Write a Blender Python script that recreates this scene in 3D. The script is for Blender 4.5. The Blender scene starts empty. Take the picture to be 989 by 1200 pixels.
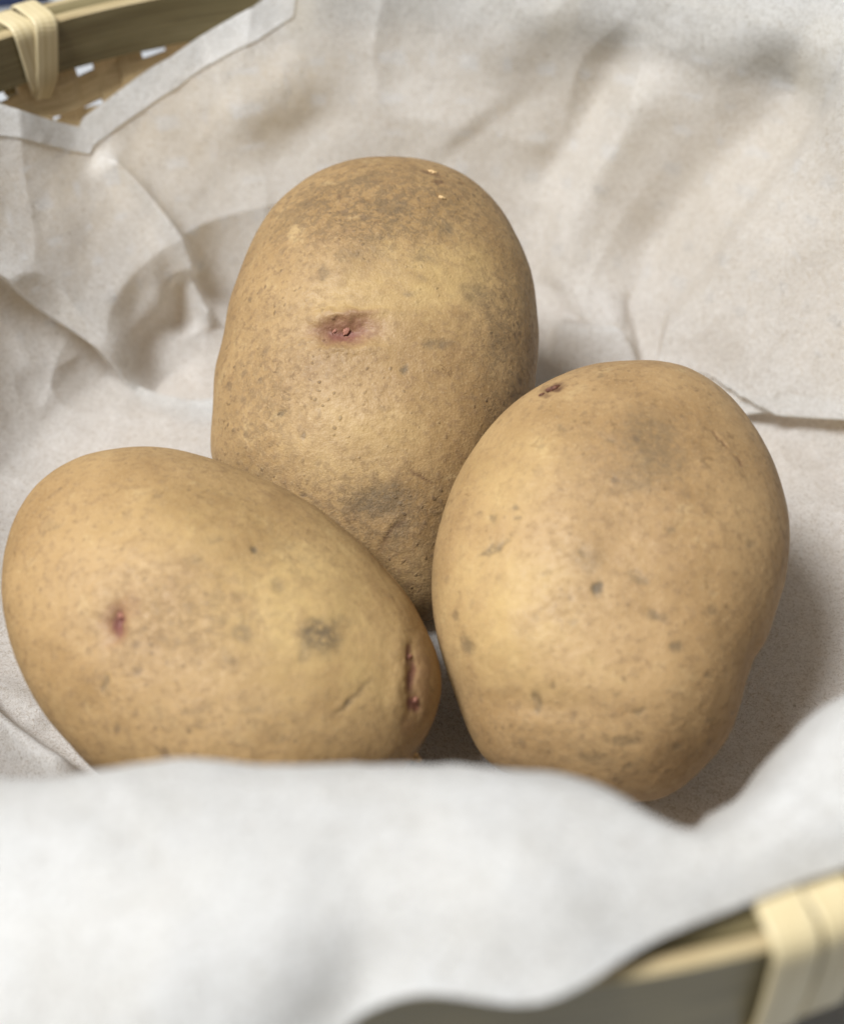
import bpy, bmesh, math, random
import numpy as np
from mathutils import Vector, Matrix

random.seed(7)
scene = bpy.context.scene
COL = scene.collection
R = math.radians

# ------------------------------------------------------------------ camera
cam_data = bpy.data.cameras.new('camera')
cam = bpy.data.objects.new('camera', cam_data)
COL.objects.link(cam)
cam.location = (0.003, -0.242, 0.235)
cam.rotation_euler = (R(90 - 42), 0, 0)
cam_data.sensor_fit = 'VERTICAL'
cam_data.sensor_height = 24.0
cam_data.lens = 12.0 / math.tan(R(20))
cam_data.clip_start = 0.01
cam_data.clip_end = 50
cam_data.dof.use_dof = True
cam_data.dof.focus_distance = 0.297
cam_data.dof.aperture_fstop = 6.6
scene.camera = cam

# ------------------------------------------------------------------ light
world = bpy.data.worlds.new('World')
scene.world = world
world.use_nodes = True
bg = world.node_tree.nodes['Background']
bg.inputs[0].default_value = (0.95, 0.98, 1.0, 1)
bg.inputs[1].default_value = 0.20


def area(name, loc, target, size, power, col):
    d = bpy.data.lights.new(name, 'AREA')
    d.shape = 'DISK'
    d.size = size
    d.energy = power
    d.color = col
    o = bpy.data.objects.new(name, d)
    COL.objects.link(o)
    o.location = loc
    o.rotation_euler = (Vector(target) - Vector(loc)).to_track_quat('-Z', 'Y').to_euler()
    return o


area('window_light', (-0.52, -0.26, 1.08), (0, 0, 0.03), 0.42, 30.0, (0.98, 0.99, 1.0))

scene.view_settings.view_transform = 'Standard'
scene.view_settings.look = 'None'
scene.view_settings.exposure = 0.0
scene.view_settings.gamma = 1.0
scene.view_settings.use_curve_mapping = False
scene.render.engine = 'CYCLES'
scene.cycles.max_bounces = 10
scene.cycles.diffuse_bounces = 6
scene.cycles.transparent_max_bounces = 12


# ------------------------------------------------------------------ numpy noise
def _hash(ix, iy, iz, seed):
    h = (ix.astype(np.int64) * 374761393 + iy.astype(np.int64) * 668265263
         + iz.astype(np.int64) * 2147483647 + seed * 1274126177) & 0xFFFFFFFF
    h = ((h ^ (h >> 13)) * 1274126177) & 0xFFFFFFFF
    h = ((h ^ (h >> 16)) * 2246822519) & 0xFFFFFFFF
    return ((h ^ (h >> 15)) & 0xFFFF) / 65535.0


def vnoise(P, freq, seed=0):
    """value noise in -1..1"""
    Q = P * freq + 1000.0
    I = np.floor(Q)
    f = Q - I
    f = f * f * f * (f * (f * 6 - 15) + 10)
    ix, iy, iz = I[:, 0], I[:, 1], I[:, 2]
    out = 0
    for dx in (0, 1):
        for dy in (0, 1):
            for dz in (0, 1):
                w = ((f[:, 0] if dx else 1 - f[:, 0]) * (f[:, 1] if dy else 1 - f[:, 1])
                     * (f[:, 2] if dz else 1 - f[:, 2]))
                out = out + w * _hash(ix + dx, iy + dy, iz + dz, seed)
    return out * 2 - 1


def fbm(P, freq, octs=3, seed=0):
    o = 0
    a = 1.0
    for k in range(octs):
        o = o + a * vnoise(P, freq * 2 ** k, seed + 17 * k)
        a *= 0.5
    return o


def smooth(x):
    x = np.clip(x, 0, 1)
    return x * x * (3 - 2 * x)


# ------------------------------------------------------------------ node helpers
def new_mat(name):
    m = bpy.data.materials.new(name)
    m.use_nodes = True
    nt = m.node_tree
    nt.nodes.clear()
    return m, nt


class NT:
    def __init__(s, nt):
        s.nt = nt

    def n(s, typ, **kw):
        nd = s.nt.nodes.new(typ)
        for k, v in kw.items():
            setattr(nd, k, v)
        return nd

    def set(s, sock, v):
        if hasattr(v, 'is_output') or isinstance(v, bpy.types.NodeSocket):
            s.nt.links.new(v, sock)
        else:
            sock.default_value = v

    def math(s, op, a, b=0.0, c=0.0, clamp=False):
        nd = s.n('ShaderNodeMath', operation=op, use_clamp=clamp)
        s.set(nd.inputs[0], a)
        s.set(nd.inputs[1], b)
        s.set(nd.inputs[2], c)
        return nd.outputs[0]

    def mix(s, f, a, b, blend='MIX'):
        nd = s.n('ShaderNodeMix', data_type='RGBA', blend_type=blend)
        s.set(nd.inputs[0], f)
        s.set(nd.inputs[6], a if not isinstance(a, tuple) else (*a, 1))
        s.set(nd.inputs[7], b if not isinstance(b, tuple) else (*b, 1))
        return nd.outputs[2]

    def noise(s, vec, scale, detail=2.0, rough=0.5, dist=0.0):
        nd = s.n('ShaderNodeTexNoise')
        s.set(nd.inputs['Vector'], vec)
        nd.inputs['Scale'].default_value = scale
        nd.inputs['Detail'].default_value = detail
        nd.inputs['Roughness'].default_value = rough
        nd.inputs['Distortion'].default_value = dist
        return nd.outputs[0]

    def voro(s, vec, scale, feature='F1', rand=1.0):
        nd = s.n('ShaderNodeTexVoronoi', feature=feature)
        s.set(nd.inputs['Vector'], vec)
        nd.inputs['Scale'].default_value = scale
        nd.inputs['Randomness'].default_value = rand
        return nd

    def ramp(s, v, lo, hi, a=0.0, b=1.0):
        nd = s.n('ShaderNodeMapRange', interpolation_type='SMOOTHSTEP')
        s.set(nd.inputs[0], v)
        nd.inputs[1].default_value = lo
        nd.inputs[2].default_value = hi
        nd.inputs[3].default_value = a
        nd.inputs[4].default_value = b
        return nd.outputs[0]

    def bump(s, h, strength, dist, normal=None):
        nd = s.n('ShaderNodeBump')
        s.set(nd.inputs['Height'], h)
        nd.inputs['Strength'].default_value = strength
        nd.inputs['Distance'].default_value = dist
        if normal is not None:
            s.set(nd.inputs['Normal'], normal)
        return nd.outputs[0]

    def principled(s, col, rough, spec=0.5, normal=None):
        nd = s.n('ShaderNodeBsdfPrincipled')
        s.set(nd.inputs['Base Color'], col if not isinstance(col, tuple) else (*col, 1))
        s.set(nd.inputs['Roughness'], rough)
        nd.inputs['Specular IOR Level'].default_value = spec
        if normal is not None:
            s.set(nd.inputs['Normal'], normal)
        return nd

    def out(s, sh):
        o = s.n('ShaderNodeOutputMaterial')
        s.nt.links.new(sh, o.inputs[0])


# ------------------------------------------------------------------ materials
def mat_potato(name, rough_skin, warm):
    m, nt = new_mat(name)
    N = NT(nt)
    P = N.n('ShaderNodeTexCoord').outputs['Object']
    attr = N.n('ShaderNodeAttribute', attribute_name='marks').outputs['Color']
    sep = N.n('ShaderNodeSeparateColor')
    N.nt.links.new(attr, sep.inputs[0])
    grey, red, brown = sep.outputs
    big = N.noise(P, 38, 4, 0.6)
    mid = N.noise(P, 120, 4, 0.65, 0.4)
    fine = N.noise(P, 620, 3, 0.6)
    vfine = N.noise(P, 1900, 2, 0.6)
    a = tuple(c * w for c, w in zip((0.330, 0.213, 0.099), warm))
    b = tuple(c * w for c, w in zip((0.256, 0.157, 0.068), warm))
    c = N.mix(N.ramp(big, 0.36, 0.66), a, b)
    c = N.mix(N.ramp(mid, 0.50, 0.76, 0, 0.45 + 0.25 * rough_skin), c, (0.205, 0.122, 0.053))
    c = N.mix(N.ramp(mid, 0.28, 0.42, 0.42, 0.0), c, (0.43, 0.31, 0.155))
    c = N.mix(N.ramp(fine, 0.48, 0.70, 0, 0.45 + 0.25 * rough_skin), c, (0.185, 0.114, 0.056))
    c = N.mix(N.ramp(vfine, 0.52, 0.72, 0, 0.30), c, (0.43, 0.31, 0.165))
    # lenticels: small scattered dots, broken by noise
    warp = N.n('ShaderNodeVectorMath', operation='ADD')
    nz = N.n('ShaderNodeTexNoise')
    nz.inputs['Scale'].default_value = 300
    N.nt.links.new(P, nz.inputs['Vector'])
    sc = N.n('ShaderNodeVectorMath', operation='SCALE')
    N.nt.links.new(nz.outputs[1], sc.inputs[0])
    sc.inputs['Scale'].default_value = 0.0026
    N.nt.links.new(P, warp.inputs[0])
    N.nt.links.new(sc.outputs[0], warp.inputs[1])
    v = N.voro(warp.outputs[0], 235)
    dots = N.ramp(v.outputs['Distance'], 0.10, 0.30, 1.0, 0.0)
    vs = N.n('ShaderNodeSeparateColor')
    N.nt.links.new(v.outputs['Color'], vs.inputs[0])
    pick = N.ramp(vs.outputs[0], 0.40, 0.95, 0.0, 1.0)
    where = N.ramp(N.noise(P, 55, 2), 0.40, 0.58)
    dots = N.math('MULTIPLY', N.math('MULTIPLY', dots, pick), where)
    c = N.mix(N.math('MULTIPLY', dots, 0.75 + 0.15 * rough_skin), c, (0.130, 0.084, 0.047))
    v2 = N.voro(warp.outputs[0], 620)
    d2 = N.ramp(v2.outputs['Distance'], 0.12, 0.34, 1.0, 0.0)
    vs2 = N.n('ShaderNodeSeparateColor')
    N.nt.links.new(v2.outputs['Color'], vs2.inputs[0])
    d2 = N.math('MULTIPLY', d2, N.ramp(vs2.outputs[1], 0.45, 0.9))
    d2 = N.math('MULTIPLY', d2, N.ramp(N.noise(P, 70, 2), 0.38, 0.62))
    c = N.mix(N.math('MULTIPLY', d2, 0.50 + 0.35 * rough_skin), c, (0.125, 0.078, 0.04))
    # irregular russet flecks
    fl = N.ramp(N.noise(P, 430, 4, 0.7, 0.8), 0.585, 0.655)
    fl = N.math('MULTIPLY', fl, N.ramp(N.noise(P, 48, 2), 0.42, 0.62, 0.15, 1.0))
    c = N.mix(N.math('MULTIPLY', fl, 0.62 + 0.2 * rough_skin), c, (0.150, 0.088, 0.038))
    sep2 = N.n('ShaderNodeSeparateColor')
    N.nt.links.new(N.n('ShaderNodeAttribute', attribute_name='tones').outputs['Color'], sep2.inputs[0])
    scurf, lit_yellow = sep2.outputs[0], sep2.outputs[1]
    c = N.mix(N.math('MULTIPLY', lit_yellow, N.ramp(mid, 0.35, 0.65, 1.0, 0.45), clamp=True), c, (0.445, 0.312, 0.132))
    net = N.ramp(N.noise(P, 520, 6, 0.78, 0.6), 0.46, 0.60)
    scf = N.math('MULTIPLY', scurf, net, clamp=True)
    c = N.mix(scf, c, (0.150, 0.100, 0.052))
    # placed stains
    brk = N.ramp(N.noise(P, 640, 5, 0.75), 0.30, 0.58, 0.12, 1.0)
    g = N.math('MULTIPLY', grey, brk, clamp=True)
    c = N.mix(g, c, (0.112, 0.080, 0.045))
    c = N.mix(N.math('MULTIPLY', brown, N.ramp(brk, 0.0, 0.6, 0.5, 1.0), clamp=True), c, (0.070, 0.030, 0.018))
    c = N.mix(N.math('MULTIPLY', red, N.ramp(brk, 0.0, 0.8, 0.55, 1.0), clamp=True), c, (0.150, 0.056, 0.042))
    h = N.math('ADD', N.math('MULTIPLY', fine, 0.7), N.math('MULTIPLY', vfine, 0.35))
    h = N.math('ADD', h, N.math('MULTIPLY', d2, 0.5 * rough_skin))
    h = N.math('SUBTRACT', h, N.math('MULTIPLY', dots, 0.25))
    h = N.math('ADD', h, N.math('MULTIPLY', scf, 0.45))
    h = N.math('SUBTRACT', h, N.math('MULTIPLY', g, 0.35))
    nb = N.bump(h, 0.40 + 0.15 * rough_skin, 0.0005, N.bump(mid, 0.14, 0.0010))
    ro = N.ramp(fine, 0.3, 0.7, 0.50, 0.66)
    pr = N.principled(c, ro, 0.28, nb)
    N.out(pr.outputs[0])
    return m


def mat_plain(name, col, rough, spec=0.4, nscale=500, var=0.25, bumpd=0.0004):
    m, nt = new_mat(name)
    N = NT(nt)
    P = N.n('ShaderNodeTexCoord').outputs['Object']
    n1 = N.noise(P, nscale, 4, 0.6)
    dark = tuple(c * (1 - var) for c in col)
    lite = tuple(min(1, c * (1 + var)) for c in col)
    c = N.mix(N.ramp(n1, 0.3, 0.7), dark, lite)
    pr = N.principled(c, rough, spec, N.bump(n1, 0.4, bumpd))
    N.out(pr.outputs[0])
    return m


def mat_bamboo(name, col, dark, lite, rough=0.45, along=14, across=1400):
    """fibres run along U of the UV map (metres)"""
    m, nt = new_mat(name)
    N = NT(nt)
    uv = N.n('ShaderNodeUVMap', uv_map='fibre').outputs[0]
    mp = N.n('ShaderNodeMapping')
    N.nt.links.new(uv, mp.inputs[0])
    mp.inputs['Scale'].default_value = (along, across, 1)
    f1 = N.noise(mp.outputs[0], 1.0, 4, 0.65)
    mp2 = N.n('ShaderNodeMapping')
    N.nt.links.new(uv, mp2.inputs[0])
    mp2.inputs['Scale'].default_value = (30, 180, 1)
    f2 = N.noise(mp2.outputs[0], 1.0, 3, 0.6)
    c = N.mix(N.ramp(f1, 0.35, 0.68), col, dark)
    c = N.mix(N.ramp(f2, 0.45, 0.75, 0, 0.6), c, lite)
    pr = N.principled(c, rough, 0.4, N.bump(f1, 0.35, 0.0004))
    N.out(pr.outputs[0])
    return m


def mat_liner(name='nonwoven_liner', thin=0.55, open_lo=0.02, open_hi=0.26):
    m, nt = new_mat(name)
    N = NT(nt)
    P = N.n('ShaderNodeTexCoord').outputs['Object']
    f1 = N.noise(P, 1000, 4, 0.8, 1.5)
    f2 = N.noise(P, 2000, 3, 0.7, 2.0)
    f3 = N.noise(P, 60, 3, 0.6)
    col = N.mix(N.ramp(f3, 0.35, 0.7), (0.905, 0.900, 0.885), (0.88, 0.868, 0.84))
    col = N.mix(N.ramp(f1, 0.48, 0.66, 0, 0.75), col, (0.68, 0.645, 0.59))
    v = N.voro(P, 420)
    vs = N.n('ShaderNodeSeparateColor')
    N.nt.links.new(v.outputs['Color'], vs.inputs[0])
    speck = N.math('MULTIPLY', N.ramp(v.outputs['Distance'], 0.08, 0.2, 1, 0), N.ramp(vs.outputs[0], 0.955, 0.97))
    col = N.mix(N.math('MULTIPLY', speck, 0.55), col, (0.30, 0.26, 0.21))
    h = N.math('ADD', f1, N.math('MULTIPLY', f2, 0.5))
    nb = N.bump(h, 0.7, 0.0008)
    dif = N.n('ShaderNodeBsdfDiffuse')
    N.set(dif.inputs[0], col)
    N.set(dif.inputs['Normal'], nb)
    tr = N.n('ShaderNodeBsdfTranslucent')
    N.set(tr.inputs[0], col)
    N.set(tr.inputs['Normal'], nb)
    tp = N.n('ShaderNodeBsdfTransparent')
    mx = N.n('ShaderNodeMixShader')
    mx.inputs[0].default_value = thin
    N.nt.links.new(dif.outputs[0], mx.inputs[1])
    N.nt.links.new(tr.outputs[0], mx.inputs[2])
    fac = N.ramp(N.math('ADD', N.math('MULTIPLY', f1, 0.6), N.math('MULTIPLY', f2, 0.4)), 0.42, 0.62, open_lo, open_hi)
    mx2 = N.n('ShaderNodeMixShader')
    N.set(mx2.inputs[0], fac)
    N.nt.links.new(mx.outputs[0], mx2.inputs[1])
    N.nt.links.new(tp.outputs[0], mx2.inputs[2])
    N.out(mx2.outputs[0])
    return m


M_LINER = mat_liner()
M_DOUBLE = mat_liner('nonwoven_liner_double', 0.26, 0.0, 0.08)
M_HEM = mat_liner('nonwoven_liner_hem', 0.42, 0.0, 0.14)
M_OLIVE = mat_bamboo('olive_bamboo', (0.190, 0.155, 0.075), (0.115, 0.091, 0.042), (0.245, 0.205, 0.108))
M_CUT = mat_bamboo('cut_bamboo', (0.40, 0.32, 0.175), (0.27, 0.20, 0.10), (0.47, 0.385, 0.23), 0.6)
M_WEAVE = mat_bamboo('weave_bamboo', (0.62, 0.475, 0.265), (0.42, 0.295, 0.145), (0.70, 0.56, 0.345), 0.55)
M_BASE = mat_bamboo('aged_bamboo', (0.38, 0.255, 0.125), (0.28, 0.18, 0.085), (0.44, 0.30, 0.155), 0.7)
M_CANE = mat_bamboo('cane', (0.55, 0.465, 0.285), (0.42, 0.335, 0.18), (0.61, 0.53, 0.35), 0.42, 10, 900)
M_TABLE = mat_plain('table_paint', (0.42, 0.43, 0.445), 0.5, 0.4, 25, 0.05, 0.0002)
M_NAVY = mat_plain('navy_cloth', (0.022, 0.030, 0.062), 0.9, 0.1, 900, 0.4)
M_BUD = mat_plain('eye_bud', (0.27, 0.125, 0.088), 0.7, 0.15, 1500, 0.4)
M_SCAB = mat_plain('scab', (0.10, 0.040, 0.022), 0.6, 0.3, 1800, 0.5)
M_CHIP = mat_plain('skin_flake', (0.46, 0.31, 0.15), 0.6, 0.3, 1800, 0.4)


# ------------------------------------------------------------------ mesh helpers
def mesh_np(name, V, F, mats, smooth_shade=True, uv=None, fmat=None):
    me = bpy.data.meshes.new(name)
    V = np.asarray(V, dtype=np.float32)
    F = np.asarray(F, dtype=np.int32)
    k = F.shape[1]
    me.vertices.add(len(V))
    me.vertices.foreach_set('co', V.ravel())
    me.loops.add(F.size)
    me.loops.foreach_set('vertex_index', F.ravel())
    me.polygons.add(len(F))
    me.polygons.foreach_set('loop_start', np.arange(0, F.size, k, dtype=np.int32))
    me.polygons.foreach_set('loop_total', np.full(len(F), k, dtype=np.int32))
    for m in mats:
        me.materials.append(m)
    if fmat is not None:
        me.polygons.foreach_set('material_index', np.asarray(fmat, dtype=np.int32))
    if uv is not None:
        lay = me.uv_layers.new(name='fibre')
        lay.data.foreach_set('uv', np.asarray(uv, dtype=np.float32)[F.ravel()].ravel())
    me.update(calc_edges=True)
    me.validate()
    me.polygons.foreach_set('use_smooth', np.full(len(me.polygons), smooth_shade))
    return me


def link(name, me, parent=None, label=None, cat=None, group=None, kind=None):
    o = bpy.data.objects.new(name, me)
    COL.objects.link(o)
    if parent is not None:
        o.parent = parent
    for k, v in (('label', label), ('category', cat), ('group', group), ('kind', kind)):
        if v:
            o[k] = v
    return o


def grid_faces(nu, nv, wrap_u=False, wrap_v=False):
    """index = u*nv + v"""
    u = np.arange(nu if wrap_u else nu - 1)
    v = np.arange(nv if wrap_v else nv - 1)
    U, W = np.meshgrid(u, v, indexing='ij')
    U2 = (U + 1) % nu
    W2 = (W + 1) % nv
    return np.stack([U * nv + W, U2 * nv + W, U2 * nv + W2, U * nv + W2], -1).reshape(-1, 4)


# ------------------------------------------------------------------ table and cloth behind
me = mesh_np('table_top', [(-3, -3, 0), (3, -3, 0), (3, 3, 0), (-3, 3, 0)], [(0, 1, 2, 3)], [M_TABLE])
link('table_top', me, kind='structure')


def folded_cloth():
    nx, ny = 60, 30
    x = np.linspace(-0.10, 0.10, nx)
    y = np.linspace(-0.05, 0.05, ny)
    X, Y = np.meshgrid(x, y, indexing='ij')
    P = np.stack([X, Y, np.zeros_like(X)], -1).reshape(-1, 3)
    edge = np.minimum(0.10 - np.abs(P[:, 0]), 0.05 - np.abs(P[:, 1]))
    z = 0.012 * smooth(edge / 0.006) + 0.0015 * fbm(P, 40, 3, 5) + 0.002
    z[edge < 1e-5] = 0.001
    P[:, 2] = z
    return mesh_np('navy_cloth', P, grid_faces(nx, ny), [M_NAVY])


nc = link('folded_cloth', folded_cloth(), None, 'dark navy folded cloth on the table behind the basket', 'cloth')
nc.location = (-0.262, 0.352, 0)
nc.rotation_euler = (0, 0, R(18))

# ------------------------------------------------------------------ basket
basket = link('bamboo_basket', None, None,
              'round woven bamboo basket with olive rim hoops holding the potatoes', 'basket')
RIM_Z = 0.085
wall_r = lambda z: 0.128 + 0.0285 * (z / RIM_Z)


def ring_mesh(name, prof, mats, pm, n=420, wob=0.0, seed=0):
    """closed profile [(r,z)...] swept round; pm[k] = material of side k..k+1.  Corners are split so edges stay crisp"""
    th = np.linspace(0, 2 * np.pi, n, endpoint=False)
    V, F, UV, FM = [], [], [], []
    base = 0
    k = len(prof)
    dr = wob * (np.sin(3 * th + seed) + 0.5 * np.sin(7 * th + 2 * seed))
    dz = wob * (np.cos(2 * th + seed * 1.7) + 0.6 * np.sin(5 * th + seed))
    acc = 0
    for i in range(k):
        (r0, z0), (r1, z1) = prof[i], prof[(i + 1) % k]
        L = math.hypot(r1 - r0, z1 - z0)
        for t, (r, z) in enumerate(((r0, z0), (r1, z1))):
            V.append(np.stack([(r + dr) * np.cos(th), (r + dr) * np.sin(th), z + dz], 1))
            UV.append(np.stack([th * 0.15, np.full(n, acc + t * L)], 1))
        acc += L
        f = grid_faces(2, n, False, True)
        F.append(f + base)
        FM.append(np.full(len(f), pm[i]))
        base += 2 * n
    return mesh_np(name, np.concatenate(V), np.concatenate(F)[:, ::-1], mats, True,
                   np.concatenate(UV), np.concatenate(FM))


def hoop(r0, r1, z0, z1, c=0.0005):
    prof = [(r0, z0), (r1, z0), (r1, z1 - c), (r1 - c, z1), (r0 + c, z1), (r0, z1 - c)]
    return prof, [1, 0, 1, 1, 1, 0]


pr, pm = hoop(0.1470, 0.1508, 0.0715, 0.0852)
link('inner_rim_hoop', ring_mesh('inner_rim_hoop', pr, [M_OLIVE, M_CUT], pm, wob=0.0002, seed=1), basket)
pr, pm = hoop(0.1568, 0.1592, 0.0668, 0.0852)
link('outer_rim_hoop', ring_mesh('outer_rim_hoop', pr, [M_OLIVE, M_CUT], pm, wob=0.0002, seed=2), basket)
fil = [(0.1538 + 0.0029 * math.cos(a), 0.0838 + 0.0024 * math.sin(a)) for a in np.linspace(0, 2 * math.pi, 12, endpoint=False)]
link('rim_filler', ring_mesh('rim_filler', fil, [M_OLIVE], [0] * 12, wob=0.00025, seed=3), basket)

# wall: flat upright stakes crossed by ring weavers, each its own strip
NS = 84


def strip_mesh(name, C, T, Nn, w, th, mat, closed=False):
    """ribbon along centre line C with width dir T, normal Nn (arrays), half-rounded edges"""
    C, T, Nn = map(np.asarray, (C, T, Nn))
    n = len(C)
    prof = [(-0.5, -0.5), (0.5, -0.5), (0.5, 0.25), (0.42, 0.5), (-0.42, 0.5), (-0.5, 0.25)]
    k = len(prof)
    w = np.broadcast_to(np.asarray(w, float), (n,))
    V = np.stack([C + T * (a * w)[:, None] + Nn * (b * th) for a, b in prof], 1).reshape(-1, 3)
    d = np.concatenate([[0], np.cumsum(np.linalg.norm(np.diff(C, axis=0), axis=1))])
    UV = np.stack([np.repeat(d, k), np.tile([a for a, b in prof], n) * np.repeat(w, k)], 1)
    F = grid_faces(n, k, closed, True)
    me = mesh_np(name, V, F, [mat], False, UV)
    return me


def stake_mesh(par):
    z = np.linspace(0.002, 0.080, 40)
    ph = np.cos(np.pi * (z - 0.006) / 0.0098) * (1 if par else -1)
    r = wall_r(z) + 0.0010 * ph
    C = np.stack([r, 0.0016 * np.sin(z * 40 + par * 2), z], 1)
    T = np.tile([0, 1.0, 0], (40, 1))
    Nn = np.tile([-0.953, 0, 0.302], (40, 1))
    return strip_mesh('stake', C, T, Nn, 0.0072, 0.0008, M_WEAVE)


st = [stake_mesh(0), stake_mesh(1)]
for i in range(NS):
    o = link('stake', st[i % 2], basket)
    o.rotation_euler = (random.uniform(-0.02, 0.02), 0, 2 * math.pi * (i + random.uniform(-0.12, 0.12)) / NS)
for j in range(8):
    n = NS * 8
    th = np.linspace(0, 2 * np.pi, n, endpoint=False)
    z0 = 0.006 + j * 0.0098 + 0.0009 * np.sin(5 * th + j * 2.1) + 0.0004 * np.sin(13 * th + j)
    z0 = np.minimum(z0, 0.078)
    sgn = 1 if j % 2 else -1
    r = wall_r(z0) + 0.0010 * sgn * np.cos(th * NS / 2)
    C = np.stack([r * np.cos(th), r * np.sin(th), z0], 1)
    Nn = np.stack([-np.cos(th) * 0.953, -np.sin(th) * 0.953, np.full(n, 0.302)], 1)
    T = np.stack([np.cos(th) * 0.302, np.sin(th) * 0.302, np.full(n, 0.953)], 1)
    link('weaver', strip_mesh('weaver', C, T, Nn, 0.0080, 0.0008, M_WEAVE, True), basket)
pr = [(0.0005, 0.0012), (0.1285, 0.0012), (0.1285, 0.0032), (0.0005, 0.0032)]
link('base', ring_mesh('base', pr, [M_BASE], [0, 0, 0, 0], 160), basket)


# cane straps lashed over the rim, in pairs
def strap_mesh(shift_in, shift_out, lift, tail):
    """closed path round the rim section in the plane theta=0; drifts sideways between outside and inside"""
    r0, r1, zt, zi, zo = 0.1461 - lift, 0.1602 + lift, 0.0868 + lift, 0.0702, 0.0650
    pts = []
    c = 0.003
    pts += [(r0 + 0.0024, zi - 0.0032 - tail, shift_in * 1.25), (r0 + 0.0004, zi, shift_in), (r0, 0.074, shift_in * 0.8), (r0, zt - c, shift_in * 0.25)]
    for a in np.linspace(0, math.pi / 2, 5)[1:]:
        pts.append((r0 + c * (1 - math.cos(a)), zt - c + c * math.sin(a), shift_in * 0.15))
    for a in np.linspace(0, math.pi / 2, 5):
        pts.append((r1 - c + c * math.sin(a), zt - c + c * math.cos(a), shift_out * 0.15))
    pts += [(r1 + 0.0002, 0.076, shift_out * 0.5), (r1, zo + 0.003, shift_out * 0.9), (r1 - 0.0012, zo, shift_out), (0.1545, zo - 0.0006, shift_out)]
    P = np.array(pts)
    # resample smoothly
    d = np.concatenate([[0], np.cumsum(np.linalg.norm(np.diff(P, axis=0), axis=1))])
    s = np.linspace(0, d[-1], 60)
    Q = np.stack([np.interp(s, d, P[:, k]) for k in range(3)], 1)
    for _ in range(2):
        Q[1:-1] = (Q[:-2] + 2 * Q[1:-1] + Q[2:]) / 4
    C = np.stack([Q[:, 0], Q[:, 2], Q[:, 1]], 1)
    tan = np.gradient(C, axis=0)
    tan /= np.linalg.norm(tan, axis=1)[:, None]
    nn = np.stack([-tan[:, 2], np.zeros(60), tan[:, 0]], 1)
    nn /= np.linalg.norm(nn, axis=1)[:, None]
    T = np.cross(tan, nn)
    w = 0.0062 * np.ones(60)
    w[:8] *= np.linspace(0.72, 1, 8)
    return strip_mesh('cane_strap', C, T, nn, w, 0.0007, M_CANE)


sa = strap_mesh(-0.0018, 0.0, 0.0, 0.0)
sb = strap_mesh(0.0034, 0.0, 0.0006, 0.0012)
LASH = [131.2 + 157.3 * k / 6 for k in range(6)] + [-71.5 + 202.7 * k / 7 for k in range(7)]
for a in LASH:
    for me, off in ((sa, 1.32), (sb, -1.32)):
        o = link('cane_strap', me, basket)
        o.rotation_euler = (0, 0, R(a + off + random.uniform(-0.1, 0.1)))

# ------------------------------------------------------------------ potatoes
fwd = np.array([0, math.cos(R(42)), -math.sin(R(42))])
upv = np.array([0, math.sin(R(42)), math.cos(R(42))])
rgt = np.array([1.0, 0, 0])

bm = bmesh.new()
bmesh.ops.create_icosphere(bm, subdivisions=8, radius=1.0)
ICO_V = np.array([v.co[:] for v in bm.verts])
ICO_V /= np.linalg.norm(ICO_V, axis=1)[:, None]
ICO_F = np.array([[v.index for v in f.verts] for f in bm.faces])
bm.free()

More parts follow.
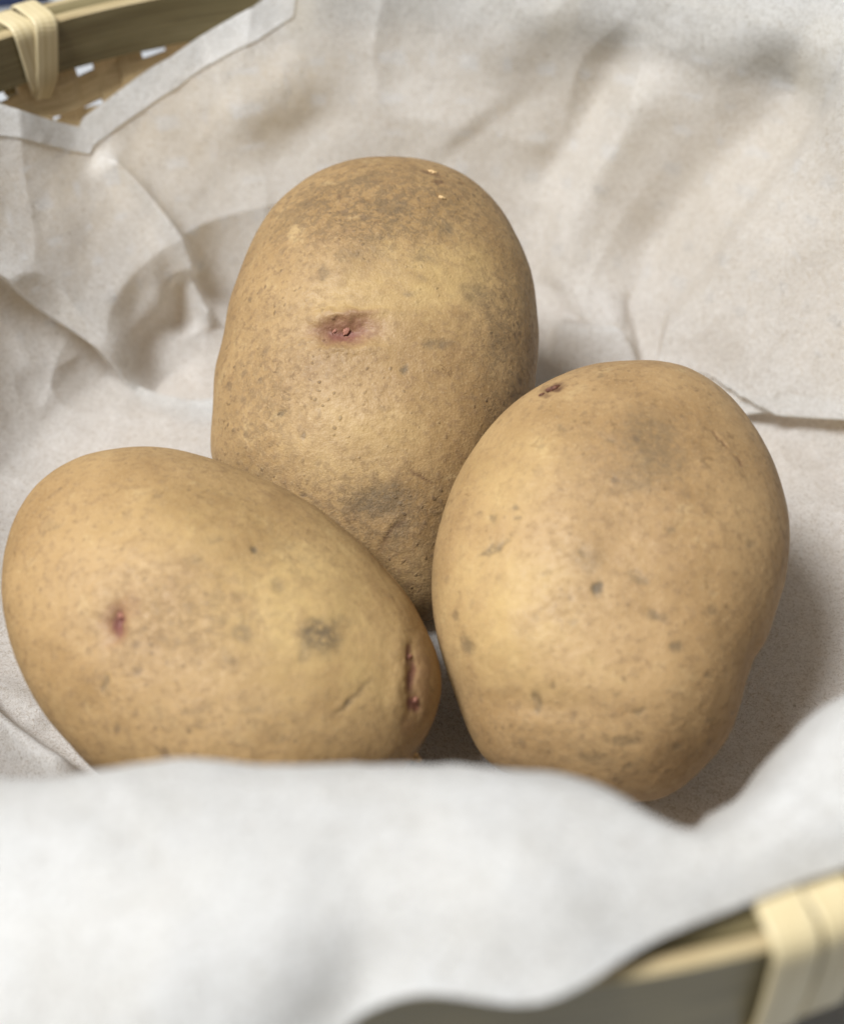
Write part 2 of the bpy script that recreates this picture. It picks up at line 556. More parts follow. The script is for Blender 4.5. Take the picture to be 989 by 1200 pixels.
POTATOES = []
POTATOES.append(dict(
    label='rough skinned potato leaning at the back with a pink eye in its middle',
    mat=mat_potato('potato_skin_rough', 1.0, (0.92, 0.92, 0.90)), seed=3, front=0.0280, back=0.0285, shear=(0, -0.24),
    loc=(-0.00773, 0.02154, 0.04274),
    outline=[(-36.2, -1.6), (-37.0, -4.9), (-38.4, -8.5), (-35.0, -11.0), (-36.7, -15.2), (-39.2, -20.4), (-35.5, -22.6), (-34.6, -26.6), (-33.0, -30.2), (-29.9, -32.6), (-26.9, -35.0), (-24.8, -38.9), (-22.3, -42.9), (-18.1, -43.6), (-13.2, -42.0), (-10.6, -48.0), (-7.3, -55.1), (-2.2, -50.6), (2.0, -46.9), (6.8, -51.7), (16.1, -72.8), (15.9, -50.6), (18.0, -43.4), (21.5, -41.4), (26.9, -42.2), (28.1, -36.6), (25.3, -27.6), (30.1, -27.6), (33.2, -25.5), (32.2, -20.5), (32.8, -17.1), (35.3, -14.6), (36.2, -11.4), (35.1, -7.8), (37.6, -4.9), (37.9, -1.7), (37.0, 1.6), (38.3, 5.0), (38.6, 8.6), (37.2, 11.7), (37.8, 15.6), (36.9, 19.2), (36.1, 23.0), (35.1, 27.0), (33.4, 30.6), (31.1, 34.0), (29.6, 38.6), (26.7, 41.9), (23.0, 44.1), (19.5, 47.1), (15.3, 48.6), (11.3, 50.8), (6.7, 50.7), (2.2, 50.6), (-2.2, 50.5), (-6.7, 50.7), (-10.8, 48.7), (-14.8, 46.9), (-18.4, 44.5), (-21.6, 41.4), (-24.9, 39.1), (-26.6, 34.7), (-28.4, 31.0), (-30.4, 27.8), (-32.0, 24.6), (-31.6, 20.1), (-33.4, 17.4), (-34.9, 14.4), (-35.0, 11.0), (-33.6, 7.5), (-36.4, 4.8), (-36.5, 1.6)],
    marks=[('s', 0.4, 34.8, 30.79, 12.68, 0.0, 0.85, 0.0),
           ('s', 28.5, 3.7, 7.24, 28.98, 0.0, 0.6, 0.0),
           ('s', 1.1, -33.4, 23.54, 10.87, 0.0, 0.6, 0.0),
           ('s', -22.9, -11.7, 10.87, 27.16, 0.0, 0.4, 0.0),
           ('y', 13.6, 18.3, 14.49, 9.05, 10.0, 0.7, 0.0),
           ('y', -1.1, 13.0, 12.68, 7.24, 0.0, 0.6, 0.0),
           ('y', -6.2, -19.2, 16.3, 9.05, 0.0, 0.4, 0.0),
           ('r', -5.5, 5.6, 7.61, 3.44, 4.0, 0.72, 0.0),
           ('r', -6.0, 4.5, 4.71, 1.81, 0.0, 0.95, 0.9),
           ('n', -5.8, 4.9, 6.52, 2.54, 2.0, 0.0, 1.3),
           ('r', -3.7, 8.6, 5.43, 1.27, 8.0, 0.45, 0.0),
           ('n', -6.1, 9.0, 7.61, 1.09, 4.0, 0.0, -0.8),
           ('n', -5.4, 1.2, 7.24, 1.09, 2.0, 0.0, -0.5),
           ('g', 15.9, 29.3, 2.17, 1.63, 0.0, 0.7, 0.1),
           ('g', 4.2, 34.1, 3.98, 1.81, -10.0, 0.5, 0.1),
           ('g', 11.4, 21.4, 2.9, 0.91, 0.0, 0.5, 0.1),
           ('g', 4.3, 30.0, 2.17, 1.45, 0.0, 0.4, 0.0),
           ('g', 23.0, 13.5, 3.98, 2.9, -20.0, 0.5, 0.1),
           ('g', 13.9, 2.5, 3.26, 1.63, 0.0, 0.5, 0.1),
           ('g', 1.9, -31.3, 7.61, 3.98, 10.0, 0.75, 0.1),
           ('g', 6.4, -37.4, 5.43, 2.17, 60.0, 0.5, 0.2),
           ('g', -18.6, -12.8, 1.09, 0.91, 0.0, 0.8, 0.15),
           ('g', 6.9, -3.4, 1.09, 1.09, 0.0, 0.8, 0.1),
           ('g', -10.3, 18.2, 1.45, 2.17, 20.0, 0.5, 0.1),
           ('g', 8.0, 13.2, 1.45, 0.91, 0.0, 0.5, 0.0),
           ('g', 31.4, -8.1, 1.09, 1.09, 0.0, 0.4, 0.0),
           ('b', 10.3, -25.9, 2.54, 0.4, -30.0, 0.6, 0.2),
           ('b', 4.5, -37.9, 4.71, 0.54, 55.0, 0.35, 0.2),
           ('b', 12.8, 44.3, 2.54, 0.72, -20.0, 0.5, 0.2),
           ('b', 14.3, 41.7, 1.27, 0.72, 0.0, 0.6, 0.2),
           ('g', -1.8, 42.0, 5.43, 2.17, 10.0, 0.35, 0.1),
           ('g', -16.9, 33.5, 6.16, 2.54, 30.0, 0.3, 0.0),
           ('g', 27.5, 3.6, 2.54, 7.24, 0.0, 0.3, 0.0),
           ('g', -24.8, -26.1, 6.16, 2.17, 0.0, 0.25, 0.0),
           ('b', 19.7, 42.2, 0.54, 0.54, 0.0, 0.5, 0.1),
           ('b', -7.9, 36.9, 0.72, 0.54, 0.0, 0.4, -0.1),
           ('g', -4.9, 22.0, 2.9, 1.45, 0.0, 0.35, 0.05),
           ('g', 0.6, 26.1, 3.62, 1.09, 20.0, 0.3, 0.05)],
    bits=[('eye_bud', -5.3, 5.2, 1.10, 0.70, 10, 0.45, M_BUD), ('eye_bud', -7.9, 5.3, 0.70, 0.40, 0, 0.25, M_BUD), ('skin_flake', 15.3, 37.0, 0.90, 0.60, 20, 0.35, M_CHIP), ('skin_flake', 13.0, 44.6, 1.30, 0.60, -20, 0.40, M_CHIP)]))
POTATOES.append(dict(
    label='smooth potato at right with a small brown scab near its top edge',
    mat=mat_potato('potato_skin_smooth', 0.25, (1.0, 1.0, 1.0)), seed=11, front=0.0290, back=0.0275, shear=(0.05, -0.3),
    loc=(0.04032, -0.04372, 0.03825),
    outline=[(-35.3, -1.5), (-35.3, -4.6), (-35.3, -7.8), (-33.9, -10.7), (-33.9, -14.0), (-33.4, -17.4), (-30.8, -19.6), (-31.3, -24.0), (-29.5, -27.0), (-26.8, -29.2), (-26.8, -34.9), (-22.8, -35.7), (-19.1, -36.6), (-15.3, -37.0), (-12.0, -37.9), (-9.0, -40.8), (-5.3, -40.3), (-1.7, -39.7), (1.8, -40.2), (5.5, -41.9), (8.9, -40.2), (11.7, -37.2), (14.6, -35.2), (17.5, -33.6), (19.6, -30.7), (21.2, -27.7), (22.8, -24.9), (23.2, -21.3), (25.0, -19.1), (24.0, -15.3), (28.5, -14.9), (27.8, -11.5), (29.8, -9.4), (30.9, -6.8), (32.0, -4.2), (33.1, -1.4), (34.1, 1.5), (34.7, 4.6), (35.1, 7.8), (35.4, 11.2), (35.0, 14.5), (34.7, 18.0), (34.0, 21.7), (32.8, 25.2), (31.2, 28.6), (29.2, 31.9), (27.6, 36.0), (24.2, 38.0), (21.3, 40.9), (17.7, 42.8), (14.3, 45.4), (9.9, 44.5), (5.9, 44.7), (2.0, 44.9), (-1.9, 44.5), (-5.8, 43.7), (-9.2, 41.4), (-12.6, 39.9), (-15.9, 38.3), (-18.7, 35.9), (-21.3, 33.4), (-23.6, 30.7), (-25.5, 27.8), (-27.2, 24.9), (-29.6, 22.7), (-30.6, 19.5), (-31.7, 16.5), (-33.0, 13.7), (-33.2, 10.5), (-34.6, 7.7), (-34.9, 4.6), (-35.1, 1.5)],
    marks=[('s', 4.7, 23.1, 17.13, 12.46, 0.0, 0.35, 0.0),
           ('s', -6.2, -27.4, 23.36, 7.79, 0.0, 0.35, 0.0),
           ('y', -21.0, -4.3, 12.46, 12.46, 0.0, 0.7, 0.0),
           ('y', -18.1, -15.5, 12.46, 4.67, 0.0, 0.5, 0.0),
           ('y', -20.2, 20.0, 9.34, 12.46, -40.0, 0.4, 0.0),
           ('b', -11.1, 38.3, 2.18, 0.93, 15.0, 0.9, 0.1),
           ('b', -13.2, 36.9, 1.25, 0.47, 10.0, 0.6, 0.1),
           ('b', 19.6, 27.5, 3.11, 0.28, -42.0, 0.55, 0.35),
           ('b', 22.4, 23.1, 1.4, 0.25, -62.0, 0.5, 0.25),
           ('g', 5.8, 26.3, 5.56, 7.19, 10.0, 0.5, 0.1),
           ('g', 2.0, 19.7, 4.25, 2.94, 0.0, 0.36, 0.0),
           ('g', -24.3, 6.4, 2.78, 0.82, 33.0, 0.72, 0.2),
           ('g', -22.2, 7.7, 1.63, 0.49, 30.0, 0.48, 0.1),
           ('g', -6.3, -0.0, 0.82, 1.63, -15.0, 1.0, 0.2),
           ('g', -8.2, 5.8, 1.63, 0.65, -35.0, 0.72, 0.1),
           ('g', -7.3, 5.1, 3.27, 2.62, 0.0, 0.36, 0.05),
           ('g', 1.2, 1.9, 1.96, 0.98, -20.0, 0.6, 0.1),
           ('g', 4.3, -4.6, 1.96, 1.14, -20.0, 0.6, 0.1),
           ('g', 7.3, -10.2, 1.31, 1.14, 0.0, 0.72, 0.12),
           ('g', -17.0, -20.9, 0.82, 2.29, 0.0, 0.72, 0.15),
           ('g', -28.9, -11.3, 1.47, 1.96, 10.0, 0.66, 0.15),
           ('g', -1.7, -27.0, 2.62, 0.98, 0.0, 0.6, 0.1),
           ('g', -6.8, -30.4, 2.94, 1.31, 0.0, 0.42, 0.05),
           ('g', 0.9, -21.5, 1.47, 0.65, 0.0, 0.54, 0.1),
           ('g', 7.6, 10.4, 1.14, 0.82, 0.0, 0.6, 0.1),
           ('g', -23.9, 12.2, 0.98, 0.82, 0.0, 0.6, 0.1),
           ('g', -1.9, 26.6, 1.63, 0.49, 0.0, 0.6, 0.1),
           ('g', 4.5, 31.8, 1.96, 0.49, 0.0, 0.48, 0.1),
           ('g', -11.0, 29.9, 0.98, 0.82, 0.0, 0.48, 0.1),
           ('g', 23.1, 7.7, 1.47, 0.82, 10.0, 0.48, 0.1),
           ('g', 14.2, -4.5, 1.47, 0.82, 30.0, 0.48, 0.1),
           ('g', 7.7, -28.4, 0.98, 0.98, 0.0, 0.6, 0.1),
           ('g', -0.2, -31.9, 1.14, 0.65, 20.0, 0.54, 0.1),
           ('g', -2.6, -18.8, 0.82, 0.65, 0.0, 0.48, 0.0),
           ('g', 14.0, -15.1, 1.14, 0.65, -30.0, 0.48, 0.1),
           ('g', -1.5, 41.1, 0.82, 0.49, 0.0, 0.48, 0.1),
           ('g', -19.7, 12.3, 0.65, 0.49, 0.0, 0.6, 0.0),
           ('g', -19.4, 14.6, 0.65, 0.49, 0.0, 0.6, 0.0),
           ('b', -13.7, -35.6, 2.49, 0.39, -10.0, 0.5, 0.1),
           ('g', -16.6, -5.0, 0.82, 0.65, 0.0, 0.36, 0.0),
           ('g', 15.0, -23.6, 0.82, 0.65, 0.0, 0.42, 0.0),
           ('n', -22.5, -11.2, 5.61, 4.67, 0.0, 0.0, -0.5),
           ('n', -15.2, -21.5, 9.34, 2.49, 0.0, 0.0, 0.6),
           ('n', 25.4, -14.0, 2.18, 4.67, 20.0, 0.0, 0.4)],
    bits=[('scab', -10.8, 38.3, 1.70, 0.70, 20, 0.50, M_SCAB), ('scab', -13.4, 36.9, 0.70, 0.30, 10, 0.30, M_SCAB)]))
POTATOES.append(dict(
    label='potato at left lying slanted with two red eyes and a round grey spot',
    mat=mat_potato('potato_skin_pale', 0.3, (1.0, 1.0, 0.97)), seed=23, front=0.0290, back=0.0285, shear=(0.0, -0.36),
    loc=(-0.03550, -0.05353, 0.03633),
    outline=[(-40.4, -1.8), (-39.3, -5.2), (-37.5, -8.3), (-35.8, -11.3), (-34.0, -14.1), (-32.3, -16.8), (-30.0, -19.1), (-26.7, -20.5), (-25.7, -23.6), (-23.5, -25.6), (-20.7, -26.9), (-18.0, -28.2), (-15.5, -29.9), (-12.5, -30.1), (-9.9, -31.4), (-7.3, -32.7), (-4.4, -33.3), (-1.4, -31.8), (1.4, -32.7), (4.6, -34.9), (7.6, -34.5), (9.8, -31.2), (13.4, -32.4), (17.2, -33.0), (20.7, -32.5), (23.7, -30.9), (26.8, -29.2), (31.0, -28.4), (35.6, -27.3), (37.5, -23.9), (38.6, -20.1), (40.8, -16.9), (42.2, -13.3), (43.9, -9.7), (40.2, -5.3), (38.4, -1.7), (38.5, 1.7), (35.9, 4.7), (33.7, 7.5), (31.6, 10.0), (28.5, 11.8), (27.7, 14.4), (25.8, 16.5), (22.4, 17.2), (20.9, 19.2), (19.6, 21.4), (17.4, 22.7), (14.6, 23.0), (12.8, 24.5), (11.1, 26.8), (8.8, 27.9), (6.0, 27.0), (3.9, 29.7), (1.4, 31.3), (-1.4, 31.0), (-4.3, 32.4), (-7.5, 33.6), (-10.6, 33.8), (-14.5, 34.9), (-18.1, 34.7), (-22.0, 34.5), (-26.5, 34.6), (-29.8, 32.5), (-34.6, 31.7), (-36.8, 28.2), (-40.1, 25.5), (-41.8, 21.8), (-42.3, 17.5), (-43.2, 13.6), (-43.4, 9.6), (-42.6, 5.6), (-41.0, 1.8)],
    marks=[('s', -0.9, 3.7, 18.28, 9.14, 0.0, 0.45, 0.0),
           ('s', 2.7, -15.1, 25.9, 6.09, 0.0, 0.35, 0.0),
           ('s', 14.5, 12.2, 10.67, 6.09, 0.0, 0.4, 0.0),
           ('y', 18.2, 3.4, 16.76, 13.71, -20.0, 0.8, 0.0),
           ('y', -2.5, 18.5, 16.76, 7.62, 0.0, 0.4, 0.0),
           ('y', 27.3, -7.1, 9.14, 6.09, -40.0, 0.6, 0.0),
           ('r', -15.2, 2.3, 2.59, 4.11, -15.0, 0.5, 0.0),
           ('r', -15.3, 2.0, 1.52, 2.89, -18.0, 1.0, 0.9),
           ('n', -15.2, 2.3, 2.29, 3.35, -15.0, 0.0, 0.8),
           ('r', -13.2, 4.3, 2.44, 3.35, 0.0, 0.22, 0.0),
           ('b', -15.4, 1.6, 0.76, 1.68, -18.0, 0.75, 0.3),
           ('b', 36.2, -3.2, 0.46, 1.22, 5.0, 0.5, 0.1),
           ('b', 36.9, -13.9, 0.76, 0.91, 0.0, 0.5, 0.1),
           ('g', 20.6, -0.3, 3.84, 3.36, 0.0, 1.0, 0.3),
           ('g', 18.1, -3.6, 1.6, 1.28, 30.0, 0.54, 0.0),
           ('g', 24.8, 1.7, 1.6, 1.28, 0.0, 0.36, 0.0),
           ('r', 36.2, -4.4, 0.84, 2.13, 5.0, 0.9, 0.35),
           ('r', 37.0, -8.8, 0.84, 3.05, -3.0, 0.85, 0.4),
           ('r', 36.9, -13.4, 1.07, 1.37, 0.0, 0.9, 0.35),
           ('n', 36.8, -8.3, 1.37, 7.01, -2.0, 0.0, 0.55),
           ('n', 34.1, -7.8, 1.37, 7.01, -2.0, 0.0, -0.45),
           ('r', 38.5, -9.8, 1.68, 6.4, 0.0, 0.28, 0.0),
           ('r', 36.0, -16.9, 1.52, 2.13, 0.0, 0.25, 0.0),
           ('g', 25.8, -12.2, 2.56, 0.64, 38.0, 0.72, 0.25),
           ('g', 28.0, -9.8, 2.24, 0.48, 40.0, 0.42, 0.1),
           ('g', 7.9, 14.6, 0.8, 0.64, 0.0, 1.0, 0.15),
           ('g', 12.8, 8.2, 1.28, 0.96, 0.0, 0.48, 0.05),
           ('g', -16.5, -8.4, 0.8, 1.6, 18.0, 0.66, 0.2),
           ('g', 7.1, 0.5, 1.92, 1.28, 0.0, 0.48, 0.05),
           ('g', 5.4, -4.3, 1.6, 0.96, 0.0, 0.36, 0.0),
           ('g', 10.0, -12.2, 1.6, 0.96, 0.0, 0.3, 0.0),
           ('g', 14.0, -17.4, 1.12, 0.8, 0.0, 0.36, 0.0),
           ('g', -2.1, 13.0, 1.6, 0.96, 0.0, 0.42, 0.0),
           ('g', 1.1, 16.1, 1.92, 0.96, 0.0, 0.36, 0.0),
           ('g', -30.5, 18.9, 2.24, 0.96, 0.0, 0.3, 0.0),
           ('g', -0.3, -12.4, 2.88, 1.28, 0.0, 0.24, 0.0),
           ('g', 38.1, -21.5, 0.64, 1.92, -35.0, 0.84, 0.1),
           ('n', 29.9, 5.8, 4.57, 12.19, -40.0, 0.0, 0.3)],
    bits=[('eye_bud', -14.9, 3.3, 0.70, 0.60, 10, 0.45, M_BUD), ('eye_bud', 37.3, -12.9, 1.00, 0.50, 70, 0.30, M_BUD), ('eye_bud', 36.6, -5.1, 0.40, 1.20, 0, 0.20, M_BUD), ('root_stub', 37.1, -23.8, 0.90, 0.60, 50, 1.30, M_CHIP)]))



def build_potato(d):
    """body in its own frame: x,y span its broad outline, z is its thickness"""
    out = np.array(d['outline'])              # mm
    ang = np.arctan2(out[:, 1], out[:, 0])
    rad = np.hypot(out[:, 0], out[:, 1]) * 0.001
    o = np.argsort(ang)
    ang, rad = ang[o], rad[o]
    g = np.linspace(-np.pi, np.pi, 512, endpoint=False)
    rg = np.interp(g, ang, rad, period=2 * np.pi)
    co = np.fft.rfft(rg)
    kk = np.arange(len(co))
    full = np.fft.irfft(co * np.exp(-(kk / 14.0) ** 4), 512)
    low = np.fft.irfft(co * (kk <= 2), 512)
    D = ICO_V
    phi = np.arctan2(D[:, 1], D[:, 0])
    rho = np.hypot(D[:, 0], D[:, 1])
    Rf = np.interp(phi, g, full, period=2 * np.pi)
    Rl = np.interp(phi, g, low, period=2 * np.pi)
    Rr = Rl + (Rf - Rl) * rho ** 3
    X = np.cos(phi) * rho * Rr
    Y = np.sin(phi) * rho * Rr
    dz = np.where(D[:, 2] > 0, d['front'], d['back'])
    Z = D[:, 2] * dz + d['shear'][0] * X + d['shear'][1] * Y
    V = np.stack([X, Y, Z], 1)
    s = d['seed']
    V = V + D * (0.0009 * fbm(V, 38, 2, s) + 0.00020 * fbm(V, 150, 3, s + 50))[:, None] * (0.35 + 0.65 * np.abs(D[:, 2]))[:, None]
    # skin marks and painted lit patches: (kind, x, y, half-length, half-width, angle, amount, depth)   mm
    grey = np.zeros(len(V)); red = np.zeros(len(V)); brown = np.zeros(len(V)); disp = np.zeros(len(V))
    scurf = np.zeros(len(V)); lit_yellow = np.zeros(len(V))
    front = D[:, 2] > -0.05
    J = V + 0.0
    jit = np.stack([fbm(V, 420, 3, s + 9), fbm(V, 420, 3, s + 31)], 1) * 0.0006
    for kind, x, y, a, b, an, amt, dep in d['marks']:
        an = R(an)
        ux = (V[:, 0] + jit[:, 0] - x * .001) * math.cos(an) + (V[:, 1] + jit[:, 1] - y * .001) * math.sin(an)
        uy = -(V[:, 0] + jit[:, 0] - x * .001) * math.sin(an) + (V[:, 1] + jit[:, 1] - y * .001) * math.cos(an)
        q = (ux / (a * .001)) ** 2 + (uy / (b * .001)) ** 2
        wgt = np.exp(-q ** 2.2) * front
        if kind == 'g': grey = np.maximum(grey, wgt * amt)
        if kind == 'r': red = np.maximum(red, wgt * amt)
        if kind == 's': scurf = np.maximum(scurf, np.exp(-q) * front * amt)
        if kind == 'y': lit_yellow = np.maximum(lit_yellow, np.exp(-q) * front * amt)  # yellowish skin tone plus the brightness of the lit front, painted as colour
        if kind == 'b': brown = np.maximum(brown, wgt * amt)
        disp += -dep * .001 * np.exp(-q) * front
    V = V + D * disp[:, None]
    me = mesh_np('potato', V, ICO_F, [d['mat']])
    ca = me.color_attributes.new('marks', 'FLOAT_COLOR', 'POINT')
    ca.data.foreach_set('color', np.stack([grey, red, brown, np.ones(len(V))], 1).astype(np.float32).ravel())
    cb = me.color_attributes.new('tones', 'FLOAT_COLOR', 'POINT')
    cb.data.foreach_set('color', np.stack([scurf, lit_yellow, 0 * red, np.ones(len(V))], 1).astype(np.float32).ravel())
    ob = link('potato', me, None, d['label'], 'potato', 'potatoes in the basket')
    B = Matrix(((rgt[0], upv[0], -fwd[0], d['loc'][0]), (rgt[1], upv[1], -fwd[1], d['loc'][1]),
                (rgt[2], upv[2], -fwd[2], d['loc'][2]), (0, 0, 0, 1)))
    ob.matrix_world = B
    # small solid pieces set into the skin
    for nm, x, y, a, b, an, hgt, mat in d['bits']:
        q = (V[:, 0] - x * .001) ** 2 + (V[:, 1] - y * .001) ** 2 + (~front) * 1.0
        i = int(np.argmin(q))
        nd = V[i] / np.linalg.norm(V[i])
        bmx = bmesh.new()
        bmesh.ops.create_icosphere(bmx, subdivisions=3, radius=1.0)
        for v in bmx.verts:
            p = np.array(v.co)
            f = 1 + 0.30 * math.sin(7 * p[0] + x) * math.cos(6 * p[1] + y)
            v.co = Vector((p[0] * a * f * .001, p[1] * b * f * .001, p[2] * hgt * .001 * (0.8 + 0.4 * f)))
        m2 = bpy.data.meshes.new(nm)
        bmx.to_mesh(m2)
        bmx.free()
        m2.polygons.foreach_set('use_smooth', np.ones(len(m2.polygons), dtype=bool))
        m2.materials.append(mat)
        c = link(nm, m2, ob)
        c.location = V[i]
        c.rotation_euler = (Vector(nd).to_track_quat('Z', 'Y').to_matrix() @ Matrix.Rotation(R(an), 3, 'Z')).to_euler()
    return ob


potatoes = [build_potato(d) for d in POTATOES]

# ------------------------------------------------------------------ liner
# radial profiles (r, z in mm) by azimuth: floor, tuck, lip, wall, upper wall, crest, past rim, edge
COLS = [
    (-180, (60, 6), (96, 7), (108, 10), (116, 20), (126, 42), (137, 70), (145, 91), (162, 94), (186, 78)),
    (-150, (60, 6), (94, 7), (107, 10), (115, 20), (126, 42), (137, 70), (144, 91), (162, 94), (186, 78)),
    (-130, (60, 6), (94, 7), (107, 10), (115, 20), (126, 42), (137, 70), (143, 91), (162, 94), (186, 78)),
    (-111, (60, 6), (92, 7), (104, 10), (112, 20), (122, 42), (134, 72), (141, 89.2), (162, 94.5), (186, 79)),
    (-103, (60, 6), (92, 7), (102, 10), (109, 20), (117, 42), (126, 74), (133, 89.2), (160, 95), (184, 80)),
    (-95, (60, 6), (92, 7), (101, 10), (108, 20), (115, 42), (123, 74), (130.5, 89.2), (156, 95), (174, 80)),
    (-91.5, (60, 6), (92, 7), (101, 10), (108, 20), (115, 42), (123, 74), (130, 89.2), (150, 94), (162, 86)),
    (-90, (60, 6), (92, 7), (101, 10), (108, 20), (115, 42), (123, 74), (130, 89.2), (149, 94), (161, 88)),
    (-84, (60, 6), (93, 7), (102, 10), (109, 20), (117, 42), (125, 74), (132, 89.2), (149, 94), (162, 88)),
    (-79, (60, 6), (95, 7), (104, 10), (111, 20), (120, 42), (129, 74), (136, 89.2), (148, 92), (157, 89)),
    (-75, (60, 6), (97, 7), (107, 10), (115, 20), (125, 42), (136, 74), (144, 89), (150, 91), (155, 89)),
    (-70.5, (60, 6), (98, 7), (107, 10), (115, 20), (124, 42), (134, 74), (141, 89.2), (148, 91.5), (154, 89)),
    (-64, (60, 6), (99, 7), (107, 10), (113, 20), (120, 42), (128, 74), (134, 90), (147, 93), (156, 89)),
    (-50, (60, 6), (100, 7), (109, 10), (114, 20), (122, 42), (130, 74), (137, 90), (152, 93.5), (163, 82)),
    (-25, (60, 6), (101, 7), (111, 11), (117, 21), (126, 43), (135, 74), (141, 89.2), (156, 93.5), (167, 70)),
    (0, (60, 6), (101, 7), (111, 11), (118, 22), (127, 44), (137, 72), (143, 90), (157, 93.5), (167, 70)),
    (25, (60, 6), (100, 7), (110, 12), (118, 24), (128, 46), (138, 71), (145, 91), (157, 93.5), (167, 70)),
    (50, (60, 6), (97, 7), (108, 12), (117, 25), (128, 47), (138, 70), (146, 91), (157, 93.5), (167, 70)),
    (90, (60, 6), (96, 7), (108, 12), (117, 25), (128, 47), (138, 70), (146, 91), (157, 93.5), (167, 70)),
    (118, (60, 6), (96, 7), (107, 12), (115, 25), (126, 46), (136, 70), (144, 91), (157, 93.5), (167, 70)),
    (130, (60, 6), (96, 7), (107, 12), (114, 24), (125, 44), (137, 64), (144, 88), (156, 93), (167, 70)),
    (145, (60, 6), (96, 7), (107, 11), (115, 22), (126, 43), (137, 68), (145, 91), (157, 93.5), (167, 68)),
]
